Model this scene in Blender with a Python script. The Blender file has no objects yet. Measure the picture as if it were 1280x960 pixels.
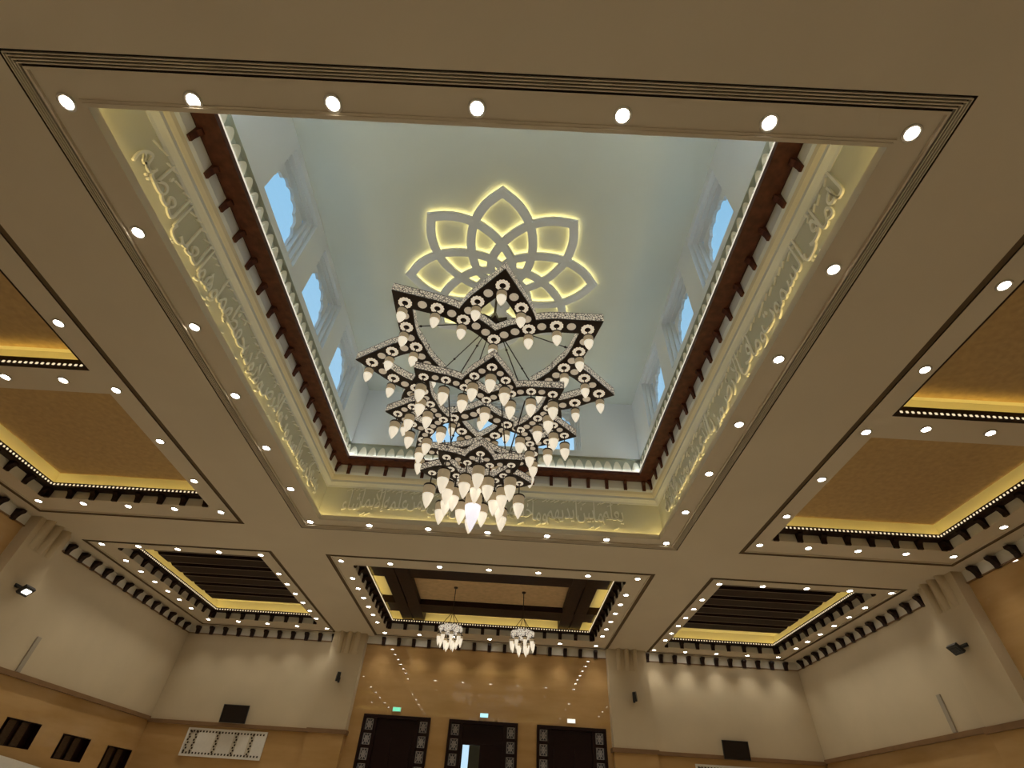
import bpy, bmesh, math, random
from mathutils import Matrix, Vector
random.seed(7)
SC = bpy.context.scene
COL = SC.collection
R = math.radians
PI = math.pi

# ------------------------------------------------------------------ camera
cam_d = bpy.data.cameras.new('camera')
cam_d.sensor_width = 36.0
cam_d.lens = 610.12 / 1280.0 * 36.0
cam_d.clip_end = 300
cam = bpy.data.objects.new('camera', cam_d)
COL.objects.link(cam)
cam.matrix_world = (Matrix.Translation((0.617, 0.0, 1.6)) @ Matrix.Rotation(R(0.9305), 4, 'Z')
                    @ Matrix.Rotation(R(132.343), 4, 'X') @ Matrix.Rotation(R(3.8526), 4, 'Z'))
SC.camera = cam

# ------------------------------------------------------------------ sky and exposure
world = bpy.data.worlds.new('sky')
SC.world = world
world.use_nodes = True
wn = world.node_tree
wn.nodes.clear()
w_out = wn.nodes.new('ShaderNodeOutputWorld')
w_bg = wn.nodes.new('ShaderNodeBackground')
w_tc = wn.nodes.new('ShaderNodeTexCoord')
w_sep = wn.nodes.new('ShaderNodeSeparateXYZ')
w_ramp = wn.nodes.new('ShaderNodeValToRGB')
w_ramp.color_ramp.elements[0].position = 0.0
w_ramp.color_ramp.elements[0].color = (0.62, 0.80, 0.95, 1)
w_ramp.color_ramp.elements[1].position = 1.0
w_ramp.color_ramp.elements[1].color = (0.20, 0.47, 0.72, 1)
wn.links.new(w_tc.outputs['Generated'], w_sep.inputs[0])
wn.links.new(w_sep.outputs['Z'], w_ramp.inputs['Fac'])
wn.links.new(w_ramp.outputs['Color'], w_bg.inputs['Color'])
w_bg.inputs['Strength'].default_value = 1.15
wn.links.new(w_bg.outputs[0], w_out.inputs['Surface'])

SC.view_settings.view_transform = 'Standard'
SC.view_settings.look = 'None'
SC.view_settings.exposure = 0.0
SC.view_settings.gamma = 1.0
SC.view_settings.use_curve_mapping = False
SC.cycles.caustics_reflective = False
SC.cycles.caustics_refractive = False
SC.cycles.sample_clamp_indirect = 12.0
DOWN = 42.0       # radiance of a downlight lens
SPOT = 112.0       # watts of the beam below each downlight
COVE = 9.5        # radiance of the yellow cove strips
WELL = 20.5        # radiance of the strip on the lantern's wooden cornice
FRZ = 8.0         # strip below the inscription
ROS = 5.0         # strips behind the rosette
BULB = 0.66

# ------------------------------------------------------------------ materials
def new_mat(name):
    m = bpy.data.materials.new(name)
    m.use_nodes = True
    nt = m.node_tree
    return m, nt, nt.nodes['Principled BSDF']

def plaster(name, col, rough=0.75, var=0.06, scale=1.5, bump=0.05, bscale=40, spec=0.3):
    m, nt, b = new_mat(name)
    b.inputs['Roughness'].default_value = rough
    b.inputs['Specular IOR Level'].default_value = spec
    tc = nt.nodes.new('ShaderNodeTexCoord')
    n = nt.nodes.new('ShaderNodeTexNoise')
    n.inputs['Scale'].default_value = scale
    n.inputs['Detail'].default_value = 4
    nt.links.new(tc.outputs['Object'], n.inputs['Vector'])
    r = nt.nodes.new('ShaderNodeValToRGB')
    r.color_ramp.elements[0].position = 0.3
    r.color_ramp.elements[1].position = 0.7
    r.color_ramp.elements[0].color = tuple(c * (1 - var) for c in col) + (1,)
    r.color_ramp.elements[1].color = tuple(min(1, c * (1 + var)) for c in col) + (1,)
    nt.links.new(n.outputs['Fac'], r.inputs['Fac'])
    nt.links.new(r.outputs['Color'], b.inputs['Base Color'])
    if bump:
        n2 = nt.nodes.new('ShaderNodeTexNoise')
        n2.inputs['Scale'].default_value = bscale
        bp = nt.nodes.new('ShaderNodeBump')
        bp.inputs['Strength'].default_value = bump
        bp.inputs['Distance'].default_value = 0.02
        nt.links.new(tc.outputs['Object'], n2.inputs['Vector'])
        nt.links.new(n2.outputs['Fac'], bp.inputs['Height'])
        nt.links.new(bp.outputs['Normal'], b.inputs['Normal'])
    return m

def wood(name, c0, c1, rough=0.45, scale=3.0):
    m, nt, b = new_mat(name)
    b.inputs['Roughness'].default_value = rough
    b.inputs['Specular IOR Level'].default_value = 0.2
    tc = nt.nodes.new('ShaderNodeTexCoord')
    mp = nt.nodes.new('ShaderNodeMapping')
    mp.inputs['Scale'].default_value = (scale, scale, scale * 9)
    n = nt.nodes.new('ShaderNodeTexNoise')
    n.inputs['Scale'].default_value = 2.0
    n.inputs['Detail'].default_value = 6
    r = nt.nodes.new('ShaderNodeValToRGB')
    r.color_ramp.elements[0].position = 0.35
    r.color_ramp.elements[1].position = 0.68
    r.color_ramp.elements[0].color = c0 + (1,)
    r.color_ramp.elements[1].color = c1 + (1,)
    nt.links.new(tc.outputs['Object'], mp.inputs['Vector'])
    nt.links.new(mp.outputs['Vector'], n.inputs['Vector'])
    nt.links.new(n.outputs['Fac'], r.inputs['Fac'])
    nt.links.new(r.outputs['Color'], b.inputs['Base Color'])
    return m

def glow(name, col, strength, sample=True):
    m = bpy.data.materials.new(name)
    m.use_nodes = True
    nt = m.node_tree
    nt.nodes.clear()
    o = nt.nodes.new('ShaderNodeOutputMaterial')
    e = nt.nodes.new('ShaderNodeEmission')
    e.inputs['Color'].default_value = col + (1,)
    e.inputs['Strength'].default_value = strength
    nt.links.new(e.outputs[0], o.inputs['Surface'])
    if not sample:
        m.cycles.emission_sampling = 'NONE'
    return m

def plain(name, col, rough=0.5, metal=0.0, em=None, es=0.0):
    m, nt, b = new_mat(name)
    tc = nt.nodes.new('ShaderNodeTexCoord')
    n = nt.nodes.new('ShaderNodeTexNoise')
    n.inputs['Scale'].default_value = 12
    r = nt.nodes.new('ShaderNodeValToRGB')
    r.color_ramp.elements[0].color = tuple(c * 0.92 for c in col) + (1,)
    r.color_ramp.elements[1].color = tuple(min(1, c * 1.08) for c in col) + (1,)
    nt.links.new(tc.outputs['Object'], n.inputs['Vector'])
    nt.links.new(n.outputs['Fac'], r.inputs['Fac'])
    nt.links.new(r.outputs['Color'], b.inputs['Base Color'])
    b.inputs['Roughness'].default_value = rough
    b.inputs['Metallic'].default_value = metal
    if em:
        b.inputs['Emission Color'].default_value = em + (1,)
        b.inputs['Emission Strength'].default_value = es
        m.cycles.emission_sampling = 'NONE'
    return m

M = {}
M['soffit'] = plaster('soffit_paint', (0.67, 0.59, 0.475), 0.6, 0.03, 0.5, 0.03, 30)
M['cream'] = plaster('wall_plaster', (0.54, 0.445, 0.30), 0.8, 0.05, 0.6, 0.08, 25)
M['pale'] = plaster('pale_paint', (0.74, 0.71, 0.63), 0.7, 0.03, 0.7, 0.03, 30)
M['well'] = plaster('lantern_paint', (0.80, 0.82, 0.84), 0.75, 0.02, 0.4, 0.03, 30)
M['wellceil'] = plaster('lantern_ceiling_paint', (0.66, 0.685, 0.62), 0.75, 0.03, 0.4, 0.03, 30)
M['frieze'] = plaster('frieze_paint', (0.66, 0.64, 0.52), 0.75, 0.03, 0.8, 0.05, 35)
M['dado'] = plaster('lantern_dado', (0.52, 0.53, 0.43), 0.75, 0.03, 0.8, 0.03, 35)
M['script'] = plaster('relief_script', (0.94, 0.92, 0.84), 0.6, 0.03, 3, 0.03, 30)
M['band_grey'] = plaster('moulding_grey', (0.70, 0.71, 0.71), 0.7, 0.03, 1, 0.02, 30)
M['band_cream'] = plaster('moulding_cream', (0.74, 0.68, 0.55), 0.7, 0.03, 1, 0.02, 30)
M['scallop'] = plaster('scallop_paint', (0.90, 0.84, 0.70), 0.6, 0.03, 4, 0.03, 30)
M['textured'] = plaster('textured_panel', (0.52, 0.36, 0.18), 0.9, 0.10, 7, 0.2, 18)
M['panel'] = plaster('coffer_panel', (0.62, 0.44, 0.25), 0.9, 0.10, 5, 0.4, 14)
M['floor'] = plaster('carpet', (0.54, 0.48, 0.37), 0.95, 0.1, 2, 0.2, 60)
M['wood'] = wood('dark_wood', (0.012, 0.005, 0.004), (0.03, 0.012, 0.008), 0.5)
M['redwood'] = wood('red_wood', (0.055, 0.016, 0.010), (0.105, 0.034, 0.020), 0.45)
M['groove'] = plaster('slot_brown', (0.045, 0.028, 0.016), 0.7, 0.1, 2, 0.0)
M['groove_soft'] = plaster('groove_brown', (0.13, 0.085, 0.045), 0.7, 0.1, 2, 0.0)
M['black'] = plain('black_plastic', (0.012, 0.012, 0.013), 0.35)
M['screen'] = plain('dark_screen', (0.010, 0.008, 0.010), 0.25)
M['metal_dark'] = plain('dark_bronze', (0.035, 0.022, 0.016), 0.4, 0.3)
M['white'] = plain('white_paint', (0.75, 0.72, 0.66), 0.6)
M['ledge'] = plaster('ledge_brown', (0.22, 0.125, 0.058), 0.5, 0.1, 2, 0.03, 30)
M['bead_cream'] = plain('bead_cream', (0.34, 0.27, 0.20), 0.6)
M['lens'] = glow('downlight_lens', (1.0, 0.93, 0.82), DOWN)
M['led_yellow'] = glow('led_yellow', (1.0, 0.70, 0.16), COVE)
M['led_well'] = glow('led_neutral', (0.74, 0.90, 1.0), WELL)
M['edge_glow'] = glow('edge_glow', (1.0, 0.90, 0.72), 0.8)
M['led_frieze'] = glow('led_frieze', (1.0, 0.78, 0.30), FRZ)
M['led_rosette'] = glow('led_rosette', (1.0, 0.82, 0.32), ROS)
M['bead'] = glow('bead_glow', (1.0, 0.80, 0.50), 0.95, False)
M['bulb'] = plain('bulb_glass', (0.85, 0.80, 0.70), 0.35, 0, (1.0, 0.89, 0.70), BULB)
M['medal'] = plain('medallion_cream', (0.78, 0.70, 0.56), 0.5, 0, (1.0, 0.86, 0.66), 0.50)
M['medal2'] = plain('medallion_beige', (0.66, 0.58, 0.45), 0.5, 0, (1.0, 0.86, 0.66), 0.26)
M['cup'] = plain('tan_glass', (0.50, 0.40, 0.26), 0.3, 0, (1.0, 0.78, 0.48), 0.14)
M['bulb_cool'] = plain('bulb_cool', (0.85, 0.85, 0.9), 0.35, 0, (0.95, 0.92, 1.0), 0.80)
M['exit_green'] = glow('sign_green', (0.25, 0.95, 0.55), 0.9, False)
M['exit_blue'] = glow('sign_blue', (0.45, 0.90, 1.0), 1.3, False)
M['exit_white'] = glow('sign_white', (1.0, 0.93, 0.80), 1.2, False)
M['flood'] = glow('flood_lens', (1.0, 0.93, 0.78), 7.0)

def stone():
    m, nt, b = new_mat('polished_stone')
    b.inputs['Roughness'].default_value = 0.015
    b.inputs['Specular IOR Level'].default_value = 0.7
    tc = nt.nodes.new('ShaderNodeTexCoord')
    mp = nt.nodes.new('ShaderNodeMapping')
    mp.inputs['Scale'].default_value = (0.25, 0.25, 1.3)
    n = nt.nodes.new('ShaderNodeTexNoise')
    n.inputs['Scale'].default_value = 1.6
    n.inputs['Detail'].default_value = 7
    n.inputs['Roughness'].default_value = 0.6
    r = nt.nodes.new('ShaderNodeValToRGB')
    r.color_ramp.elements[0].position = 0.3
    r.color_ramp.elements[1].position = 0.72
    r.color_ramp.elements[0].color = (0.42, 0.25, 0.095, 1)
    r.color_ramp.elements[1].color = (0.52, 0.33, 0.145, 1)
    nt.links.new(tc.outputs['Object'], mp.inputs['Vector'])
    nt.links.new(mp.outputs['Vector'], n.inputs['Vector'])
    nt.links.new(n.outputs['Fac'], r.inputs['Fac'])
    nt.links.new(r.outputs['Color'], b.inputs['Base Color'])
    return m
M['stone'] = stone()

def lace():
    m, nt, b = new_mat('lace_filigree')
    tc = nt.nodes.new('ShaderNodeTexCoord')
    v = nt.nodes.new('ShaderNodeTexVoronoi')
    v.feature = 'DISTANCE_TO_EDGE'
    v.inputs['Scale'].default_value = 17.0
    r = nt.nodes.new('ShaderNodeValToRGB')
    r.color_ramp.elements[0].position = 0.03
    r.color_ramp.elements[1].position = 0.12
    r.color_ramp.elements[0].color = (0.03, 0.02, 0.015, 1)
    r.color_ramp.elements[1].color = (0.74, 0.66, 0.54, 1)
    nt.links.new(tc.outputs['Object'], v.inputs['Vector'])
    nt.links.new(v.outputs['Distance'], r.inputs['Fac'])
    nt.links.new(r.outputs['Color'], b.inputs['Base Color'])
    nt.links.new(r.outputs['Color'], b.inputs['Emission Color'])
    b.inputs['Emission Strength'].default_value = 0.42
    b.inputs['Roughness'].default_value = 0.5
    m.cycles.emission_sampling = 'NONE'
    return m
M['lace'] = lace()

def glass():
    m = bpy.data.materials.new('window_glass')
    m.use_nodes = True
    nt = m.node_tree
    nt.nodes.clear()
    o = nt.nodes.new('ShaderNodeOutputMaterial')
    mx = nt.nodes.new('ShaderNodeMixShader')
    t = nt.nodes.new('ShaderNodeBsdfTransparent')
    t.inputs['Color'].default_value = (0.93, 0.97, 0.98, 1)
    g = nt.nodes.new('ShaderNodeBsdfGlossy')
    g.inputs['Roughness'].default_value = 0.03
    f = nt.nodes.new('ShaderNodeFresnel')
    f.inputs['IOR'].default_value = 1.3
    nt.links.new(f.outputs[0], mx.inputs[0])
    nt.links.new(t.outputs[0], mx.inputs[1])
    nt.links.new(g.outputs[0], mx.inputs[2])
    nt.links.new(mx.outputs[0], o.inputs['Surface'])
    return m
M['glass'] = glass()

# ------------------------------------------------------------------ helpers
def link(name, me, mat=None, parent=None, loc=None, smooth=False):
    o = bpy.data.objects.new(name, me)
    COL.objects.link(o)
    if mat is not None:
        for mm in (mat if isinstance(mat, (list, tuple)) else [mat]):
            me.materials.append(mm)
    if parent is not None:
        o.parent = parent
    if loc is not None:
        o.location = loc
    if smooth:
        for p in me.polygons:
            p.use_smooth = True
    return o

def empty(name, loc=(0, 0, 0), rotz=0.0, parent=None):
    o = bpy.data.objects.new(name, None)
    COL.objects.link(o)
    o.location = loc
    o.rotation_euler = (0, 0, rotz)
    o.empty_display_size = 0.2
    if parent is not None:
        o.parent = parent
    return o

def tag(o, label=None, cat=None, group=None, kind=None):
    if label: o['label'] = label
    if cat: o['category'] = cat
    if group: o['group'] = group
    if kind: o['kind'] = kind
    return o

def inst(name, me, parent=None, loc=(0, 0, 0), rotz=0.0, rot=None):
    o = bpy.data.objects.new(name, me)
    COL.objects.link(o)
    o.location = loc
    o.rotation_euler = rot if rot else (0, 0, rotz)
    if parent is not None:
        o.parent = parent
    return o

class MB:
    def __init__(self):
        self.v = []; self.f = []; self.mi = []
    def add(self, verts, faces, mi=0):
        b = len(self.v)
        self.v += [tuple(p) for p in verts]
        self.f += [tuple(i + b for i in f) for f in faces]
        self.mi += [mi] * len(faces)
        return self
    def quad(self, a, b, c, d, mi=0):
        return self.add([a, b, c, d], [(0, 1, 2, 3)], mi)
    def box(self, x0, x1, y0, y1, z0, z1, mi=0):
        v = [(x0, y0, z0), (x1, y0, z0), (x1, y1, z0), (x0, y1, z0), (x0, y0, z1), (x1, y0, z1), (x1, y1, z1), (x0, y1, z1)]
        return self.add(v, [(0, 3, 2, 1), (4, 5, 6, 7), (0, 1, 5, 4), (1, 2, 6, 5), (2, 3, 7, 6), (3, 0, 4, 7)], mi)
    def lathe(self, prof, n=12, c=(0, 0, 0), mi=0, caps=True):
        v = []; f = []
        for r, z in prof:
            for k in range(n):
                a = 2 * PI * k / n
                v.append((c[0] + r * math.cos(a), c[1] + r * math.sin(a), c[2] + z))
        for i in range(len(prof) - 1):
            for k in range(n):
                k2 = (k + 1) % n
                f.append((i * n + k, i * n + k2, (i + 1) * n + k2, (i + 1) * n + k))
        if caps:
            f.append(tuple(reversed(range(n))))
            f.append(tuple((len(prof) - 1) * n + k for k in range(n)))
        return self.add(v, f, mi)
    def tube(self, p, q, r, n=6, mi=0):
        p = Vector(p); q = Vector(q)
        d = (q - p).normalized()
        u = d.orthogonal().normalized(); w = d.cross(u)
        v = []
        for s in (p, q):
            for k in range(n):
                a = 2 * PI * k / n
                v.append(s + u * (r * math.cos(a)) + w * (r * math.sin(a)))
        f = [(k, (k + 1) % n, n + (k + 1) % n, n + k) for k in range(n)]
        f += [tuple(reversed(range(n))), tuple(range(n, 2 * n))]
        return self.add(v, f, mi)
    def prism(self, poly, axis_fn, t0, t1, mi=0):
        n = len(poly)
        v = [axis_fn(a, b, t0) for a, b in poly] + [axis_fn(a, b, t1) for a, b in poly]
        f = [tuple(range(n)), tuple(reversed(range(n, 2 * n)))]
        f += [(k, n + k, n + (k + 1) % n, (k + 1) % n) for k in range(n)]
        return self.add(v, f, mi)
    def mesh(self, name, smooth=False):
        me = bpy.data.meshes.new(name)
        me.from_pydata(self.v, [], self.f)
        if any(self.mi):
            me.polygons.foreach_set('material_index', self.mi)
        if smooth:
            me.polygons.foreach_set('use_smooth', [True] * len(me.polygons))
        me.update()
        return me
    def build(self, name, mat=None, parent=None, loc=None, smooth=False):
        return link(name, self.mesh(name, smooth), mat, parent, loc)

def ring_mb(rect, prof, mb=None, close=False):
    """a moulding profile [(inset, z), ...] swept round a rectangle with mitred corners"""
    x0, x1, y0, y1 = rect
    mb = mb or MB()
    v = []
    for d, z in prof:
        v += [(x0 + d, y0 + d, z), (x1 - d, y0 + d, z), (x1 - d, y1 - d, z), (x0 + d, y1 - d, z)]
    f = []
    n = len(prof)
    for i in range(n if close else n - 1):
        j = (i + 1) % n
        for k in range(4):
            k2 = (k + 1) % 4
            f.append((i * 4 + k, i * 4 + k2, j * 4 + k2, j * 4 + k))
    return mb.add(v, f)

def ring(name, rect, prof, mat, parent=None, close=False):
    return ring_mb(rect, prof, None, close).build(name, mat, parent)

ORD = ['first', 'second', 'third', 'fourth', 'fifth', 'sixth', 'seventh', 'eighth', 'ninth', 'tenth', 'eleventh', 'twelfth']

# ------------------------------------------------------------------ the big plan (metres)
ZS = 8.6                                     # the flat soffit
XW0, XW1, YW, YN = -15.5, 15.55, 27.55, -10.3  # walls
CEN = (-6.12, 6.03, 1.92, 15.26)             # reference rectangle of the central lantern
SLOT = (-6.24, 6.12, 1.90, 15.29)            # slot diffuser round it
SL = (-14.98, -8.12, 1.95, 15.26)            # groove round the left side coffers
SR = (8.10, 15.02, 1.95, 15.26)
FL = (-14.88, -7.94, 17.34, 27.27)
MD = (-5.97, 5.92, 17.34, 27.30)
FR = (7.90, 14.87, 17.34, 27.33)

# floor
mb = MB(); mb.quad((XW0, YN, 0), (XW1, YN, 0), (XW1, YW, 0), (XW0, YW, 0))
tag(mb.build('floor', M['floor']), kind='structure')

# soffit with rectangular openings
def grid_fill(us, vs, holes, fn, mb, mi=lambda u, v: 0):
    us = sorted(set(us)); vs = sorted(set(vs))
    for i in range(len(us) - 1):
        for j in range(len(vs) - 1):
            u = (us[i] + us[i + 1]) / 2; v = (vs[j] + vs[j + 1]) / 2
            if any(h[0] < u < h[1] and h[2] < v < h[3] for h in holes):
                continue
            mb.quad(fn(us[i], vs[j]), fn(us[i + 1], vs[j]), fn(us[i + 1], vs[j + 1]), fn(us[i], vs[j + 1]), mi(u, v))

holes = [SLOT, SL, SR, FL, MD, FR]
us = [XW0, XW1]; vs = [YN, YW]
for h in holes:
    us += h[:2]; vs += h[2:]
mb = MB(); grid_fill(us, vs, holes, lambda u, v: (u, v, ZS), mb)
ceiling = tag(mb.build('ceiling', M['soffit']), kind='structure')

# ------------------------------------------------------------------ walls
LEDGE_Z = 4.50
def wall(name, length_us, fn, holes, regions):
    us = list(length_us); vs = [0, LEDGE_Z, 8.22, ZS + 0.02]
    for h in holes:
        us += h[:2]; vs += h[2:]
    mb = MB(); grid_fill(us, vs, holes, fn, mb, regions)
    o = mb.build(name, [M['cream'], M['stone'], M['pale']])
    return tag(o, kind='structure')

DOORS = [(-5.70, -2.56), (-1.70, 1.52), (2.40, 5.62)]
DZ = 5.28
def reg_far(u, v):
    if v > 8.22: return 2
    if -6.3 < u < 5.85 or v < LEDGE_Z: return 1
    return 0
wall('wall_far', [XW0, -6.3, 5.85, XW1], lambda u, v: (u, YW, v), [(a, b, 0, DZ) for a, b in DOORS], reg_far)
def reg_side(u, v):
    if v > 8.22: return 2
    if u < 15.6 or v < LEDGE_Z: return 1
    return 0
NICHES = [(19.68, 21.36, 2.80, 3.52), (22.62, 24.32, 2.68, 3.42), (25.52, 27.36, 2.55, 3.36)]
wall('wall_left', [YN, 15.6, YW], lambda u, v: (XW0, u, v), NICHES, reg_side)
wall('wall_right', [YN, 15.6, YW], lambda u, v: (XW1, u, v), [], reg_side)
wall('wall_near', [XW0, XW1], lambda u, v: (u, YN, v), [], lambda u, v: 1 if v < LEDGE_Z else 0)

# wooden corbels under cornices: one mesh shared by all
def corbel_mesh(name, depth, height, width, mat):
    poly = [(0, 0), (depth, 0), (depth, -height * 0.22), (depth * 0.62, -height * 0.40), (depth * 0.40, -height * 0.70), (depth * 0.34, -height), (0, -height)]
    mb = MB(); mb.prism(poly, lambda a, b, t: (t, -a, b), -width / 2, width / 2)   # projects towards -y
    me = mb.mesh(name); me.materials.append(mat)
    return me
CORBEL = corbel_mesh('bracket', 0.26, 0.34, 0.17, M['wood'])
CORBEL_W = corbel_mesh('bracket', 0.13, 0.36, 0.11, M['redwood'])
CORBEL_S = corbel_mesh('bracket', 0.20, 0.27, 0.16, M['wood'])

# top-of-wall cornices with brackets
t = ring('trim_1', (XW0, XW1, YN, YW), [(0, 8.215), (0.045, 8.215), (0.045, 8.25), (0, 8.25)], M['ledge'])
tag(t, kind='structure')
x = -5.48
while x < 5.7:
    inst('bracket', CORBEL, t, (x, YW, 8.54)); x += 0.772
for k in range(11):
    inst('bracket', CORBEL, t, (-15.05 + 0.70 * k, YW, 8.54))
    inst('bracket', CORBEL, t, (7.95 + 0.70 * k, YW, 8.54))
for k in range(13):
    y = 17.75 + 0.76 * k
    if y < 27.4:
        inst('bracket', CORBEL, t, (XW0, y, 8.54), rotz=R(90))
        inst('bracket', CORBEL, t, (XW1, y, 8.54), rotz=R(-90))
for k in range(9):
    y = 15.05 - 0.78 * k
    inst('bracket', CORBEL, t, (XW0, y, 8.54), rotz=R(90))
    inst('bracket', CORBEL, t, (XW1, y, 8.54), rotz=R(-90))

# brown ledge between stone dado and plaster
mb = MB()
mb.box(XW0, -7.96, YW - 0.10, YW, LEDGE_Z - 0.07, LEDGE_Z + 0.07)
mb.box(7.84, XW1, YW - 0.10, YW, LEDGE_Z - 0.07, LEDGE_Z + 0.07)
tag(mb.build('trim_2', M['ledge']), kind='structure')
mb = MB(); mb.box(XW0, XW0 + 0.10, 17.2, YW - 0.1, LEDGE_Z + 0.0, LEDGE_Z + 0.14)
tag(mb.build('trim_3', M['ledge']), kind='structure')
mb = MB(); mb.box(XW1 - 0.10, XW1, 17.2, YW - 0.1, LEDGE_Z + 0.0, LEDGE_Z + 0.14)
tag(mb.build('trim_4', M['ledge']), kind='structure')

# pilasters: shaft, stone foot, ledge, fluted capital
def pilaster(x0, x1, y0, y1, facing):
    root = tag(empty('pillar', ((x0 + x1) / 2, (y0 + y1) / 2, 0)), kind='structure')
    cx, cy = (x0 + x1) / 2, (y0 + y1) / 2
    w, d = (x1 - x0) / 2, (y1 - y0) / 2
    m = MB(); m.box(-w, w, -d, d, LEDGE_Z + 0.06, ZS); m.build('shaft', M['cream'], root)
    m = MB(); m.box(-w - .0, w + .0, -d - .0, d + .0, 0, LEDGE_Z - 0.10); m.build('stone_foot', M['stone'], root)
    m = MB(); m.box(-w - .08, w + .08, -d - .08, d + .08, LEDGE_Z - 0.10, LEDGE_Z + 0.06); m.build('ledge', M['ledge'], root)
    cap = tag(empty('pillar_capital', ((x0 + x1) / 2, (y0 + y1) / 2, 0)), kind='structure')
    n = 3
    for k in range(n):                                    # rounded flutes of the capital
        m = MB()
        u = (k - (n - 1) / 2) * 0.40
        pts = []
        for i in range(9):
            a = PI * i / 8
            pts.append((0.13 * math.cos(a), 0.16 * math.sin(a)))
        v = []; f = []
        rows = [(0.05, ZS - 0.95), (0.45, ZS - 0.78), (0.85, ZS - 0.45), (1.25, ZS - 0.15), (1.5, ZS)]
        for s, z in rows:
            for a, b in pts:
                dx, dy = u + a, b * s
                if facing == '-y': v.append((dx, -d - dy, z))
                elif facing == '+x': v.append((w + dy, dx, z))
                else: v.append((-w - dy, dx, z))
        for i in range(len(rows) - 1):
            for j in range(8):
                f.append((i * 9 + j, i * 9 + j + 1, (i + 1) * 9 + j + 1, (i + 1) * 9 + j))
        m.add(v, f); m.build('capital_flute', M['cream'], cap, smooth=True)
    return root
pilaster(-7.97, -6.32, 27.12, YW + 0.1, '-y')
pilaster(5.86, 7.80, 27.12, YW + 0.1, '-y')
pilaster(XW0 - 0.1, -15.12, 15.62, 17.15, '+x')
pilaster(15.18, XW1 + 0.1, 15.62, 17.30, '-x')

# ------------------------------------------------------------------ downlights
DL_R = 0.085
mb = MB(); mb.lathe([(DL_R, 0.0), (DL_R + 0.035, -0.004), (DL_R + 0.04, -0.02), (DL_R + 0.005, -0.022), (DL_R, 0.0)], 20, caps=False)
DL_RING = mb.mesh('trim_ring', True); DL_RING.materials.append(M['white'])
mb = MB(); mb.add([(DL_R * math.cos(2 * PI * k / 16), DL_R * math.sin(2 * PI * k / 16), -0.012) for k in range(16)], [tuple(reversed(range(16)))])
DL_LENS = mb.mesh('lens'); DL_LENS.materials.append(M['lens'])
DL_BEAM = bpy.data.lights.new('downlight_beam', 'SPOT')
DL_BEAM.energy = SPOT
DL_BEAM.color = (1.0, 0.94, 0.80)
DL_BEAM.spot_size = R(92)
DL_BEAM.spot_blend = 1.0
DL_BEAM.shadow_soft_size = 0.07
def downlight(x, y, z, label, group):
    o = inst('downlight', DL_RING, None, (x, y, z))
    tag(o, label, 'downlight', group)
    inst('lens', DL_LENS, o)
    b = bpy.data.objects.new('beam_light', DL_BEAM)
    COL.objects.link(b)
    b.parent = o
    b.location = (0, 0, -0.03)
    return o
def row(pts, z, what, start, group):
    n = len(pts)
    for i, (x, y) in enumerate(pts):
        if n == 1: lab = what
        elif i == n - 1 and n > 2: lab = f'{what}, last from {start}'
        else: lab = f'{what}, {ORD[i]} from {start}'
        downlight(x, y, z, 'round downlight in ' + lab, group)

# ------------------------------------------------------------------ central lantern: slot, ring, frieze, cornice
def at_c(d): return (CEN[0] + d, CEN[1] - d, CEN[2] + d, CEN[3] - d)
slot = tag(ring('trim_5', SLOT, [(0, ZS), (0, ZS + 0.05), (0.19, ZS + 0.05), (0.19, ZS)], M['groove']), kind='structure')
for k in range(4):
    a = 0.031 + k * 0.038
    ring('slot_bar', SLOT, [(a, ZS + 0.05), (a, ZS - 0.003), (a + 0.014, ZS - 0.003), (a + 0.014, ZS + 0.05)], M['soffit'], slot)
ZR = ZS + 0.05
def loft(rows, mb=None):
    mb = mb or MB()
    v = []; f = []
    for r, d, z in rows:
        v += [(r[0] + d, r[2] + d, z), (r[1] - d, r[2] + d, z), (r[1] - d, r[3] - d, z), (r[0] + d, r[3] - d, z)]
    for i in range(len(rows) - 1):
        for k in range(4):
            k2 = (k + 1) % 4
            f.append((i * 4 + k, i * 4 + k2, i * 4 + 4 + k2, i * 4 + 4 + k))
    return mb.add(v, f)
rows = [(SLOT, 0.19, ZS + 0.02), (SLOT, 0.19, ZS), (SLOT, 0.225, ZS), (SLOT, 0.225, ZR)]
rows += [(CEN, d, z) for d, z in ((0.55, ZR), (0.55, ZR - 0.02), (0.585, ZR - 0.02), (0.585, ZR - 0.04), (0.64, ZR - 0.04), (0.64, ZR + 0.13), (0.60, ZR + 0.13), (0.60, ZR + 0.02), (0.45, ZR + 0.02))]
tag(loft(rows).build('trim_6', M['soffit']), kind='structure')
FZ0, FZ1 = ZR + 0.02, 9.90
frieze = tag(ring('trim_7', CEN, [(0.45, FZ0), (0.45, FZ1)], M['frieze']), kind='structure')
ring('led_strip', CEN, [(0.50, FZ0 + 0.03), (0.50, FZ0 + 0.045), (0.56, FZ0 + 0.045), (0.56, FZ0 + 0.03)], M['led_frieze'], frieze, True)
tag(ring('trim_8', CEN, [(0.45, FZ1), (0.47, FZ1), (0.49, FZ1 + 0.05), (0.55, FZ1 + 0.12), (0.58, FZ1 + 0.14), (0.58, FZ1 + 0.22)], M['band_grey']), kind='structure')
tag(ring('trim_9', CEN, [(0.58, FZ1 + 0.22), (0.60, FZ1 + 0.24), (0.64, FZ1 + 0.30), (0.66, FZ1 + 0.38)], M['band_cream']), kind='structure')
CZ = 10.66
tag(ring('trim_10', CEN, [(0.66, FZ1 + 0.38), (0.69, CZ - 0.30), (0.69, CZ + 0.02)], M['well']), kind='structure')
corn = tag(ring('trim_11', CEN, [(0.67, CZ), (0.74, CZ - 0.03), (1.13, CZ - 0.03), (1.13, CZ + 0.10), (0.67, CZ + 0.10)], M['redwood'], close=True), kind='structure')
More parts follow.
